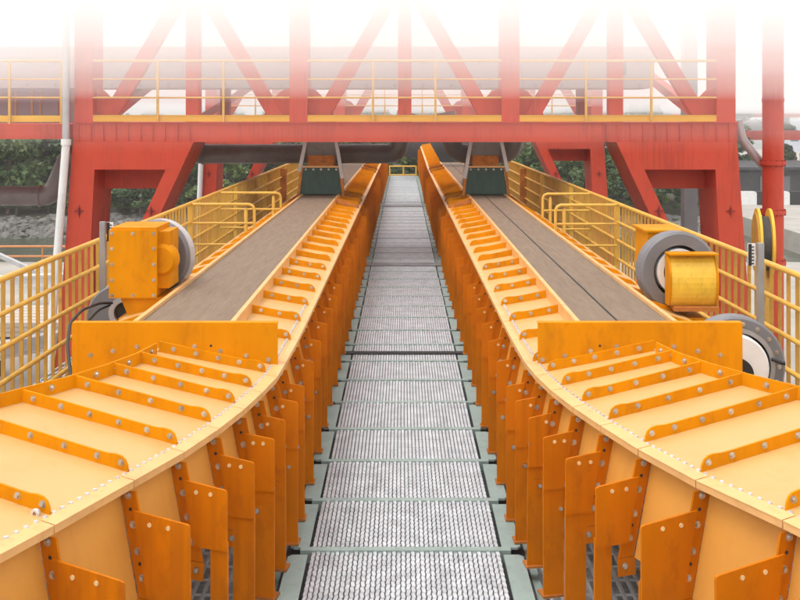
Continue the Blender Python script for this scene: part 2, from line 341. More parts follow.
def conveyor(side):
    st = stations(side)
    if side < 0: root = thing('belt_conveyor', (-1.31, 3, -.06), 'long orange belt conveyor left of the walkway, its grey belt plain and seamless', 'conveyor', 'orange belt conveyors')
    else: root = thing('belt_conveyor', (1.31, 3, -.06), 'long orange belt conveyor right of the walkway, its grey belt marked by a lengthwise seam', 'conveyor', 'orange belt conveyors')
    NB = 1.0
    def pt(s, u, D, org=None, dt=0.):
        p = s['R']+s['n']*u+s['t']*dt
        q = Vector((p.x, p.y, dz(D)+s['rise']))
        return q-org if org is not None else q
    def deckD(s, u): return D_RIM+(-u/s['L'])*(D_RIDGE-D_RIM)
    for i, a in enumerate(st):
        y = a['R'].y
        b = st[i+1] if i+1 < len(st) else None
        org = pt(a, 0, D_RIM)
        ck = None if (a['curve'] or y < 6.6 or a['rise'] or (b and b['rise'])) else 's%d' % side
        near = y < 9
        injoint = any(j0 <= y <= j1 for j0, j1 in JOINTS)
        jseg = b is not None and any(y < j1 and b['R'].y > j0 for j0, j1 in JOINTS)
        uin = -a['L'] if a['curve'] else -(.655-.285)      # where the deck ends: ridge, or belt guide
        front = -a['t']; f3 = Vector((front.x, front.y, 0)); th = .008
        rend, rdt = (.058, .055) if a['curve'] else (.030, 0.)
        def face(u, D, dt): return pt(a, u, D, org, dt)
        # --- rib standing on the joint between two deck pans
        def rib():
            h = .058; prof = [(-.0, 0), (-.002, .024), (-.012, .043), (-.030, .053), (-.057, .055), (-.092, .049), (-.142, .048)]
            top = [(u-rend, z) for u, z in prof]+[(uin+.002, h-.002)]
            poly = [face(u, deckD(a, u)-z, rdt-th/2) for u, z in top]+[face(uin+.002, deckD(a, uin)+.012, rdt-th/2), face(-rend, deckD(a, -rend)+.012, rdt-th/2)]
            mb = MB().prism(poly, Vector((a['t'].x, a['t'].y, 0))*th)
            return mb
        rb = piece(ck, 'deck_rib', 'orange', root, org, rib)
        if near:
            def bolts():
                mb = MB(); L = -uin; us = [-rend-.03, -rend-.14]
                k = 1 if L < .5 else (3 if L < .8 else 4)
                for q in range(k): us.append(-.19-(L-.19-.08)*(q+1)/k)
                for u in us[:(6 if a['curve'] else 4)]:
                    mb.hexbolt(face(u, deckD(a, u)-.029, rdt-th/2), f3, .0095)
                return mb
            piece(ck, 'bolt_row', 'bolt_steel', rb, org, bolts, 'stuff')
        if side < 0 and i == 2:          # a spare nut hung on the last bolt of this rib
            piece(None, 'loose_nut', 'rivet', rb, org, lambda: MB().lathe(face(-rend-.036, deckD(a, -rend-.036)-.004, rdt-.022), f3, [(0, .008), (0, .016), (.008, .018), (.014, .016), (.014, .008)], 16))
        # --- outer half rib (falls away beyond the ridge or the belt)
        def orib():
            L = a['L']; ua = -L if a['curve'] else -L-.285; ub = -2*L+.05
            def dd(u): return D_RIDGE+(-u-L)/L*(D_RIM-D_RIDGE+(.32 if y < 6.5 else .05))
            poly = [face(ua, dd(ua)-.05, -th/2), face(ub+.05, dd(ub)-.045, -th/2), face(ub, dd(ub), -th/2), face(ub, dd(ub)+.012, -th/2), face(ua, dd(ua)+.012, -th/2)]
            return MB().prism(poly[::-1], Vector((a['t'].x, a['t'].y, 0))*th)
        piece(ck, 'outer_rib', 'orange', root, org, orib)
        # --- flange strip down the wall, bracket plate, leg, foot
        def strip():
            pl = [(wallu(1.385), 1.385), (wallu(1.385)+.072, 1.378), (wallu(1.765)+.070, 1.765), (wallu(1.765)+.003, 1.765)]
            mb = MB().prism([face(u, D, -th/2) for u, D in pl], Vector((a['t'].x, a['t'].y, 0))*th)
            pl = [(wallu(1.77)-.01, 1.768), (wallu(1.77)+.074, 1.768), (wallu(1.84)+.055, 1.84), (wallu(1.77)-.01, 1.84)]
            return mb.prism([face(u, D, -th/2-.002) for u, D in pl], Vector((a['t'].x, a['t'].y, 0))*th)
        if not injoint:
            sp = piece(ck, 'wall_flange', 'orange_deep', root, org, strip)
            if near:
                def sb():
                    mb = MB()
                    for D in (1.395, 1.50, 1.595, 1.69, 1.80): mb.hexbolt(face(wallu(D)+.036, D, -th/2), f3, .010)
                    return mb
                piece(ck, 'bolt_row', 'bolt_steel', sp, org, sb, 'stuff')
                def hole():
                    mb = MB()
                    for D in (1.445, 1.64): mb.tube([face(wallu(D)+.036, D, -th/2-.0015), face(wallu(D)+.036, D, -th/2+.001)], .007, 8)
                    return mb
                piece(ck, 'bolt_hole', 'dark_gap', sp, org, hole, 'stuff')
            def gus():
                ug = a['ug']; gb_ = 1.76 if ug > .235 else 1.705
                pl = [(wallu(1.445)+.052, 1.445), (ug-.012, 1.463), (ug-.003, 1.467), (ug, 1.476), (ug, gb_), (wallu(gb_)+.046, gb_)]
                if wallu(1.69)+.046 > ug: pl = [(wallu(1.445)+.04, 1.445), (ug, 1.463), (ug, 1.69), (ug-.06, 1.69)]
                mb = MB().prism([face(u, D, -th/2-.009) for u, D in pl], Vector((a['t'].x, a['t'].y, 0))*.0085)
                return mb
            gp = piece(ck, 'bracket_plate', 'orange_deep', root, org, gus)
            if near:
                def gb():
                    mb = MB(); u0 = wallu(1.48)+.052; ug = a['ug']
                    us = (u0+(ug-u0)*.28, u0+(ug-u0)*.62) if ug > .14 else (u0+.022,)
                    for u in us: mb.tube([face(u, 1.487, -th/2-.008), face(u, 1.487, -th/2-.012)], .0085, 10)
                    return mb
                piece(ck, 'plug', 'bolt_cream', gp, org, gb, 'stuff')
            def leg():
                ug = a['ug']; lw = .078 if ug > .2 else (.10 if a['curve'] else .125)
                mb = MB().prism([face(u, D, -th/2) for u, D in ((ug-lw, 1.67), (ug-.001, 1.67), (ug-.001, 2.205), (ug-lw, 2.205))], Vector((a['t'].x, a['t'].y, 0))*.009)
                return mb.prism([face(u, D, -th/2+.009) for u, D in ((ug-lw, 1.67), (ug-lw+.008, 1.67), (ug-lw+.008, 2.205), (ug-lw, 2.205))], Vector((a['t'].x, a['t'].y, 0))*.05)
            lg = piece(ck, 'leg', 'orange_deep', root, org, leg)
            def foot():
                ug = a['ug']
                return MB().prism([face(u, 2.2, d) for u, d in ((ug-.09, -.018), (ug+.005, -.018), (ug+.005, .06), (ug-.09, .06))], (0, 0, .010))
            piece(ck, 'foot', 'orange_rusty', lg, org, foot)
        if b is None: continue
        def fb(u, D, dt=0.): return pt(b, u, D, org, dt)
        # --- deck pan, side pan, rim
        if not jseg:
            ub = -b['L'] if b['curve'] else -(.655-.285)
            if a['curve'] and not b['curve']: ub = -b['L']
            def pan():
                rb_ = .055 if b['curve'] else 0.
                A = [face(-.02, deckD(a, -.02), rdt+.004), face(uin, deckD(a, uin), rdt+.004), fb(ub, deckD(b, ub), rb_-.004), fb(-.02, deckD(b, -.02), rb_-.004)]
                return MB().hexa([p+Vector((0, 0, -.004)) for p in A], A)
            piece(ck, 'deck_pan', 'cream', root, org, pan)
            def side_pan():
                lo = 1.77
                A = [face(wallu(1.37), 1.37, .005), face(wallu(lo), lo, .005), fb(wallu(lo), lo, -.005), fb(wallu(1.37), 1.37, -.005)]
                sh = Vector((-a['n'].x, -a['n'].y, 0))*.004
                return MB().hexa([p+sh for p in A], A)
            piece(ck, 'side_pan', 'cream_side', root, org, side_pan)
            def opan():
                La, Lb = a['L'], b['L']
                ua = -La if a['curve'] else -La-.285; ub2 = -Lb if (b['curve'] or a['curve']) else -Lb-.285
                ex_ = .32 if y < 6.5 else .05
                def dd(s, u): return D_RIDGE+(-u-s['L'])/s['L']*(D_RIM-D_RIDGE+ex_)
                A = [face(ua, dd(a, ua), .005), face(-2*La, D_RIM+ex_, .005), fb(-2*Lb, D_RIM+ex_, -.005), fb(ub2, dd(b, ub2), -.005)]
                A2 = [face(-2*La, D_RIM+ex_, .005), face(-2*La-wallu(1.77), 1.80, .005), fb(-2*Lb-wallu(1.77), 1.80, -.005), fb(-2*Lb, D_RIM+ex_, -.005)]
                o3 = Vector((a['n'].x, a['n'].y, 0))*.004
                return MB().hexa([p+Vector((0, 0, -.004)) for p in A], A).hexa([p+o3 for p in A2], A2)
            piece(ck, 'outer_pan', 'cream', root, org, opan)
            if a['curve'] and b['curve']:
                # ridge flange with bolts on its walkway side
                def ridge():
                    A = [face(-a['L'], D_RIDGE+.008, .0), fb(-b['L'], D_RIDGE+.008, .0), fb(-b['L'], D_RIDGE-.058, 0.), face(-a['L'], D_RIDGE-.058, 0.)]
                    return MB().prism(A, Vector((a['n'].x, a['n'].y, 0))*.008)
                rg = piece(None, 'ridge_flange', 'orange', root, org, ridge)
                def rbolt():
                    mb = MB(); A = face(-a['L'], D_RIDGE-.028, 0); B = fb(-b['L'], D_RIDGE-.028, 0); nn = Vector((a['n'].x, a['n'].y, 0))
                    for q in (.28, .72): mb.hexbolt(A.lerp(B, q)+nn*.008, nn)
                    return mb
                piece(None, 'bolt_row', 'bolt_steel', rg, org, rbolt, 'stuff')
        def rim():
            wr = .050 if a['curve'] else .024
            A = [face(.012, D_RIM-.003, .003), face(-wr, deckD(a, -wr)-.0035, .003), fb(-wr, deckD(b, -wr)-.0035, -.003), fb(.012, D_RIM-.003, -.003)]
            mb = MB().hexa([p+Vector((0, 0, -.0025)) for p in A], A)
            A = [face(.010, D_RIM, .003), fb(.010, D_RIM, -.003), fb(.010, D_RIM+.026, -.003), face(.010, D_RIM+.026, .003)]
            return mb.prism(A, Vector((a['n'].x, a['n'].y, 0))*-.010)
        rm = piece(ck, 'rim_strip', 'rim', root, org, rim)
        if near and y < 6.6:
            def riv():
                mb = MB(); d = (b['R']-a['R']).length; k = max(4, int(d/.041)); A = face(-.052, deckD(a, -.052)-.003, 0); B = fb(-.052, deckD(b, -.052)-.003, 0)
                for q in range(k):
                    p = A.lerp(B, (q+.6)/k); mb.tube([p-Vector((0, 0, .002)), p+Vector((0, 0, .0045))], [.0095, .008], 8)
                return mb
            piece(ck, 'rivet_row', 'rivet', rm, org, riv, 'stuff')
    # joints between the sections: upright end plates and a dark seal
    for (j0, j1) in JOINTS:
        for yy in (j0-.30, j1+.12):
            mb = MB().prism([(side*.66, yy, dz(1.345)), (side*1.02, yy, dz(1.25)), (side*1.02, yy, dz(1.18)), (side*.66, yy, dz(1.29))], (0, .012, 0))
            build(mb, 'end_plate', 'orange_rusty', root)
        build(MB().prism([(side*.68, j0-.28, dz(1.40)), (side*1.03, j0-.28, dz(1.30)), (side*1.03, j0-.28, dz(1.29)), (side*.68, j0-.28, dz(1.385))], (0, j1-j0+.40, 0)), 'joint_seal', 'orange_rusty', root)
        build(MB().prism([(side*.70, j0-.28, dz(1.38)), (side*.72, j0-.28, dz(1.38)), (side*.66, j0-.28, dz(2.1)), (side*.64, j0-.28, dz(2.1))], (0, j1-j0+.40, 0)), 'joint_seal', 'orange_rusty', root)
    # belt
    xa, xb = side*1.035, side*1.58
    lo, hi = min(xa, xb), max(xa, xb)
    bl = build(MB().box(lo, hi, 5.44, 27.5, dz(D_BELT)-.012, dz(D_BELT)), 'belt', 'belt', root)
    if side > 0:
        build(MB().box(1.268, 1.280, 5.44, 27.5, dz(D_BELT)+.0005, dz(D_BELT)+.003), 'belt_seam', 'dark_gap', bl)
    y = 5.44; k = 0
    while y < 27:
        L_ = min(2.2, 27.5-y)
        for xx in (xa, xb):
            o = -1 if xx == xa else 1
            x0, x1 = sorted((xx+side*o*.002, xx+side*o*.030))
            piece('bg%d%d' % (side, o) + ('' if L_ > 2 else 'e'), 'belt_guide', 'rim', root, (0, y, 0), lambda x0=x0, x1=x1, L_=L_: MB().box(x0, x1, .003, L_-.003, dz(D_BELT)-.06, dz(D_BELT)+.022))
        y += 2.2
    if side < 0 or side > 0:
        piece(None, 'belt_bed', 'orange_rusty', root, (0, 0, 0), lambda: MB().box(lo, hi, 5.44, 27.5, dz(1.40), dz(1.385)))
    # front plate where the belt leaves the covered head
    yp = 5.40; ex = .69 if side < 0 else .715
    def zc(x): return dz(D_RIDGE+abs(abs(x)-1.29)/.62*(D_RIM-D_RIDGE))-.006
    xs = [ex, 1.29, 1.80+(.02 if side > 0 else 0)]
    top = dz(1.105)
    poly = [(side*xs[0], yp, zc(xs[0])), (side*xs[1], yp, zc(xs[1])), (side*xs[2], yp, dz(1.60)), (side*xs[2], yp, top), (side*xs[0], yp, top)]
    fp = build(MB().prism(poly, (0, .008, 0)), 'front_plate', 'orange', root)
    mb = MB()
    for x in (.74, .86, 1.0, 1.14, 1.45, 1.58, 1.70): mb.hexbolt((side*x, yp, zc(x)+.028), (0, -1, 0), .009)
    build(mb, 'bolt_row', 'bolt_steel', fp, 'stuff')
    build(MB().tube([(side*1.05, yp-.001, dz(1.23)), (side*1.05, yp+.001, dz(1.23))], .007, 10), 'bolt_hole', 'dark_gap', fp)
    mb = MB().box(*sorted((side*xs[0], side*xs[2])), yp+.008, yp+.05, top-.006, top)
    build(mb, 'top_lip', 'orange', fp)
    return root
conveyor(-1); conveyor(1)

def bend(pts, r, n=6):
    out = []; P = [Vector(p) for p in pts]
    for i, p in enumerate(P):
        if i in (0, len(P)-1): out.append(p); continue
        a = p+(P[i-1]-p).normalized()*r; b_ = p+(P[i+1]-p).normalized()*r
        for k in range(n+1):
            t = k/n; out.append(a*(1-t)**2+p*2*t*(1-t)+b_*t*t)
    return out
# ---------------------------------------------------------------- picket railings on both sides
def px(x, y, Z): return Vector((-.016+(x-402.5)*Z/1000, Z, H-(y-118)*Z/1000))
for s in (-1, 1):
    X = s*2.5
    rl = thing('picket_railing', (X, 3.5, -.06), 'yellow picket railing along the outer edge of the %s conveyor platform' % ('left' if s < 0 else 'right'), 'railing', 'yellow picket railings')
    tops = [1.2, .985, .77, .555, .34, .12]
    y0, y1 = 3.4, 22.0
    segs = [3.0, 6.0, 9.0, 11.72, 14.9, 18.0, 21.2, 24.4]
    for k in range(7):
        a, b_ = segs[k], segs[k+1]
        piece('rp' if a > 11 else 'rps', 'post', 'rail_yellow', rl, (X, a, 0), (lambda: MB().box(-.03, .03, -.03, .03, -.06, 1.18)) if a > 11 else (lambda: MB().box(-.018, .018, -.01, .01, -.06, 1.18)))
        ln = b_-a; nq = int(round(ln/.148))
        for j, z in enumerate(tops):
            piece('rr%.2f%d' % (ln, j > 0), 'rail', 'rail_yellow', rl, (X, a, z), lambda j=j: MB().tube([(0, 0, 0), (0, ln, 0)], .022 if j == 0 else .017, 8))
        for q in range(1, nq):
            piece('pk', 'picket', 'picket_yellow', rl, (X+s*.032, a+q*ln/nq, 0), lambda: MB().box(-.0125, .0125, -.005, .005, .06, 1.185))
    piece('rp', 'post', 'rail_yellow', rl, (X, segs[7], 0), None)
    build(MB().box(X-.10, X+.10, 20.5, 20.62, -.06, 1.16), 'broad_post', 'orange_rusty', rl)
def handrail(s, y, xin, label, dark=False):
    g = thing('handrail', (s*2.2, y, -.06), label, 'handrail', 'tubular handrails across the side platforms')
    xo = s*2.47; xi = s*xin; r = .06
    mat = 'rail_yellow'
    build(MB().tube([(xo, y, 1.19), (xi+s*r, y, 1.19), (xi+s*r*.3, y, 1.19-r*.3), (xi, y, 1.19-r), (xi, y, -.06)], .018, 8), 'top_rail', mat, g)
    for z in (.97, .72, .47): build(MB().tube([(xo, y, z), (xi, y, z)], .014, 8), 'mid_rail', mat, g)
    build(MB().tube([(xi+s*.10, y+.01, -.06), (xi+s*.10, y+.01, 1.12), (xi+s*.10, y+.01, 1.15)], [.022, .022, .012], 8), 'post', mat, g)
handrail(-1, 11.7, 1.75, 'yellow tubular handrail across the left platform, in front of its twin')
handrail(-1, 13.5, 1.66, 'yellow tubular handrail across the left platform, close to the green chute')
handrail(1, 11.6, 1.76, 'yellow tubular handrail across the right platform, in front of its twin')
handrail(1, 13.3, 1.85, 'yellow tubular handrail across the right platform, close to the green chute')
er = thing('end_railing', (0, 38.1, 0), 'low yellow railing closing the far end of the walkway', 'railing')
for z in (.36, .03): build(MB().tube([(-.52, 38.1, z), (.52, 38.1, z)], .03, 8), 'rail', 'rail_yellow', er)
for x in (-.5, .02, .5): build(MB().tube([(x, 38.1, -.1), (x, 38.1, .38)], .03, 8), 'post', 'rail_yellow', er)
# ---------------------------------------------------------------- chutes under the gantry
for s in (-1, 1):
    Y = 15.75; cx = s*1.30
    ch = thing('feed_chute', (cx, Y, dz(1.215)), 'dark feed chute with a green rubber skirt over the %s belt' % ('left' if s < 0 else 'right'), 'chute', 'feed chutes under the red gantry')
    zb = dz(D_BELT)+.02; zt = zb+.42
    sk = [(cx-.34, Y, zb), (cx+.34, Y, zb), (cx+.27, Y, zt), (cx-.27, Y, zt)]
    mb = MB().prism(sk, (0, .012, 0))
    build(mb, 'rubber_skirt', 'rubber_green', ch)
    build(MB().prism([(cx-.30, Y+.03, zb+.05), (cx+.30, Y+.03, zb+.05), (cx+.26, Y+.03, zt), (cx-.26, Y+.03, zt)], (0, 1.3, 0)), 'chute_body', 'pipe_grey', ch)
    build(MB().box(cx-.29, cx+.29, Y-.03, Y+.02, zt, zt+.025), 'clamp_bar', 'rim', ch)
    mb = MB()
    for k in range(5): mb.hexbolt((cx-.24+k*.12, Y-.002, zt-.03), (0, -1, 0), .012, .010)
    build(mb, 'bolt_row', 'bolt_steel', ch, 'stuff')
    build(MB().box(cx-.21, cx+.20, Y+.02, Y+.5, zt+.025, zt+.19), 'feed_box', 'orange_rusty', ch)
    build(MB().prism([(cx-.22, Y+.1, zt+.19), (cx+.22, Y+.1, zt+.19), (cx+.26, Y+.1, 1.96), (cx-.26, Y+.1, 1.96)], (0, .6, 0)), 'hopper', 'pipe_grey', ch)
    for q in (-1, 1):
        build(MB().bar((cx+q*.34, Y-.01, zt-.06 if q*s > 0 else zb+.25), (cx+q*.235, Y-.01, 1.85), .055, .055, (0, 1, 0)), 'strut', 'grey_light', ch)
        build(MB().bar((cx+q*.355, Y-.012, zb-.02), (cx+q*.30, Y-.012, zt+.02), .04, .03, (0, 1, 0)), 'edge_clamp', 'orange_rusty', ch)

# ---------------------------------------------------------------- drives beside the belts
u1 = thing('drive_unit', (-1.83, 7.0, .76), 'orange box drive with bolted cover in front of a grey flywheel, beside left belt', 'drive unit', 'drive units beside the belts')
hb = build(MB().box(-2.05, -1.735, 6.98, 7.38, dz(1.25), dz(.765)).box(-1.735, -1.66, 7.05, 7.34, dz(1.20), dz(.80)), 'gearbox', 'orange', u1)
build(MB().box(-2.062, -1.728, 6.966, 6.98, dz(1.255), dz(.782)), 'cover_plate', 'orange', u1)
mb = MB()
for x in (-2.04, -1.895, -1.75):
    for D in (1.235, .805): mb.hexbolt((x, 6.966, dz(D)), (0, -1, 0), .009)
for D in (.91, 1.02, 1.13):
    for x in (-2.04, -1.75): mb.hexbolt((x, 6.966, dz(D)), (0, -1, 0), .009)
build(mb, 'bolt_row', 'bolt_steel', u1, 'stuff')
build(MB().lathe((-1.715, 7.02, dz(1.0)), (0, 1, 0), [(0, .001), (0, .09), (.03, .115), (.10, .115), (.10, .001)], 28), 'bearing_cap', 'orange', u1)
build(MB().prism([(-1.99, 7.0, .94), (-1.60, 7.0, .94), (-1.70, 7.0, .80), (-1.93, 7.0, .80)], (0, .32, 0)).box(-1.74, -1.60, 7.0, 7.3, .80, .90), 'pedestal', 'orange', u1)
build(MB().box(-2.0, -1.65, 6.98, 7.4, -.06, .80), 'stand', 'orange', u1)
build(MB().lathe((-1.845, 7.42, dz(1.025)), (.25, 1, 0), [(0, .001), (0, .245), (.015, .265), (.10, .265), (.12, .245), (.12, .001)], 48), 'flywheel', 'grey_paint', u1)
build(MB().lathe((-1.845, 7.42, dz(1.025)), (.25, 1, 0), [(.02, .262), (.02, .272), (.095, .272), (.095, .262)], 48), 'flywheel_rim', 'grey_light', u1)
u2 = thing('drive_unit', (1.97, 7.0, .76), 'grey flywheel with a curved yellow guard in front, beside right belt', 'drive unit', 'drive units beside the belts')
c2 = Vector((1.965, 7.15, dz(1.10)))
build(MB().lathe(c2, (-.10, 1, 0), [(0, .19), (0, .268), (.015, .285), (.12, .285), (.13, .27), (.13, .19)], 56), 'flywheel', 'grey_paint', u2)
build(MB().lathe(c2, (-.10, 1, 0), [(.07, .001), (.07, .192), (.12, .192), (.12, .001)], 36), 'hub', 'black', u2)
build(MB().lathe(c2, (-.10, 1, 0), [(-.01, .12), (-.01, .165), (.07, .165), (.07, .12)], 36), 'bearing_ring', 'white_paint', u2)
mb = MB(); pts = []
for k in range(13):
    a = R_(-50+k*125/12.); pts.append((7.13-.17*math.cos(a)*.85, dz(1.18)+.19*math.sin(a)*1.08+.02))
poly = [(1.865, p[0], p[1]) for p in pts]+[(1.865, 7.12, pts[-1][1]), (1.865, 7.12, pts[0][1])]
build(MB().prism(poly, (.315, 0, 0)), 'wheel_guard', 'yellow_guard', u2)
for x in (1.852, 2.181): build(MB().prism([(x, p[1]-.012 if i < 13 else p[1], p[2]*1.0) for i, p in enumerate(poly)], (.012, 0, 0)), 'guard_flange', 'orange', u2)
build(MB().box(1.85, 2.195, 6.985, 7.12, pts[-1][1], pts[-1][1]+.012), 'guard_top', 'orange', u2)
build(MB().box(1.88, 2.19, 6.96, 7.2, pts[0][1]-.03, pts[0][1]-.002), 'guard_base', 'orange_rusty', u2)
build(MB().box(1.79, 2.02, 7.36, 7.75, dz(1.28), dz(.84)), 'gearbox', 'orange', u2)
build(MB().box(1.77, 2.05, 7.34, 7.77, dz(.84), dz(.825)), 'cover_plate', 'orange', u2)
build(MB().box(1.72, 2.1, 7.0, 7.7, -.06, dz(1.40)), 'stand', 'orange', u2)
# head pulleys behind the front plates
h1 = thing('head_pulley', (-2.1, 7.4, .70), 'grey pulley housing with a black motor ring behind the left front plate', 'pulley')
hc = Vector((-2.115, 7.45, dz(1.50)))
build(MB().lathe(hc, (0, 1, 0), [(0, .001), (0, .25), (.02, .262), (.10, .262), (.10, .001)], 48), 'housing', 'grey_paint', h1)
hr = Vector((-2.045, 7.30, dz(1.425)))
build(MB().lathe(hr, (.1, 1, 0), [(0, .082), (0, .122), (.15, .122), (.15, .082)], 36), 'motor_ring', 'grey_light', h1)
build(MB().lathe(hr, (.1, 1, 0), [(.03, .001), (.03, .085), (.10, .085), (.10, .001)], 28), 'motor_hub', 'black', h1)
mb = MB()
for (x, D) in ((-2.16, 1.32), (-2.09, 1.30), (-2.02, 1.31)): mb.hexbolt((x, 7.45, dz(D)), (0, -1, 0), .018, .03)
build(mb, 'bolt_row', 'grey_light', h1, 'stuff')
build(MB().box(-2.25, -1.98, 7.46, 7.54, -.06, dz(1.5)), 'stand', 'grey_paint', h1)
h2 = thing('head_pulley', (1.9, 5.75, .70), 'large grey pulley housing with a white drum behind the right front plate', 'pulley')
cc = Vector((1.90, 5.75, dz(1.432)))
build(MB().lathe(cc, (0, 1, 0), [(0, .205), (0, .278), (.012, .29), (.10, .29), (.10, .205)], 52), 'housing', 'grey_paint', h2)
build(MB().lathe(cc, (0, 1, 0), [(.05, .001), (.05, .207), (.06, .207), (.06, .001)], 40), 'housing_back', 'black', h2)
build(MB().lathe(cc, (0, 1, 0), [(-.012, .200), (-.012, .225), (.0, .225), (.0, .200)], 48), 'housing_lip', 'post_grey', h2)
build(MB().lathe(cc+Vector((-.02, 0, .0)), (0, 1, 0), [(-.06, .001), (-.06, .186), (-.045, .197), (.049, .199), (.049, .001)], 44), 'drum', 'white_paint', h2)
build(MB().lathe(cc+Vector((-.02, 0, -.03)), (0, 1, 0), [(-.075, .001), (-.075, .10), (-.06, .10), (-.06, .001)], 36), 'drum_core', 'black', h2)
mb = MB()
for k in range(9):
    a = R_(-40+k*20); mb.hexbolt(cc+Vector((math.cos(a)*.25, -.001, math.sin(a)*.25)), (0, -1, 0), .009, .012)
build(mb, 'bolt_row', 'bolt_steel', h2, 'stuff')
build(MB().tube([cc+Vector((.20, -.02, .05)), cc+Vector((.26, -.03, .03)), cc+Vector((.27, -.03, .03))], [.01, .01, .014], 8), 'grease_nipple', 'black', h2)
build(MB().box(1.75, 2.05, 5.76, 5.85, -.06, dz(1.62)), 'stand', 'grey_paint', h2)
c_ = tag(build(MB().tube(bend([px(112, 303, 7.28), px(100, 303, 7.1), px(82, 310, 6.7), px(70, 323, 6.4), px(67.5, 345, 6.1), px(70, 370, 5.9), px(75, 392, 5.75), px(78, 440, 5.7)], .06, 3), .010, 8)
     .tube(bend([px(110, 305, 7.28), px(98, 310, 7.1), px(88, 321, 6.9), px(84, 345, 6.8)], .05, 3), .009, 8), 'power_cable', 'black'), 'black power cable looping from the left motor ring down past the front plate', 'cable')
# level gauge posts
for s, X, Y, Dt in ((-1, -2.30, 7.62, .79), (1, 2.345, 6.6, .825)):
    g = thing('gauge_post', (X, Y, -.06), 'square grey post with a striped gauge board beside the %s railing' % ('left' if s < 0 else 'right'), 'post', 'square grey gauge posts')
    build(MB().box(X-.02, X+.02, Y-.02, Y+.02, -.06, dz(Dt)), 'post', 'post_grey', g)
    gb = build(MB().box(X+s*-.055-.024, X+s*-.055+.024, Y+.0, Y+.012, dz(Dt+.15), dz(Dt)-.004), 'gauge_board', 'white_paint', g)
    mb = MB().box(X+s*-.055-.024, X+s*-.055-.002, Y-.003, Y-.0005, dz(Dt+.15), dz(Dt)-.006)
    for k in range(6): mb.box(X+s*-.055-.002, X+s*-.055+.014, Y-.003, Y-.0005, dz(Dt+.14-.022*k), dz(Dt+.132-.022*k))
    build(mb, 'gauge_marks', 'black', gb)

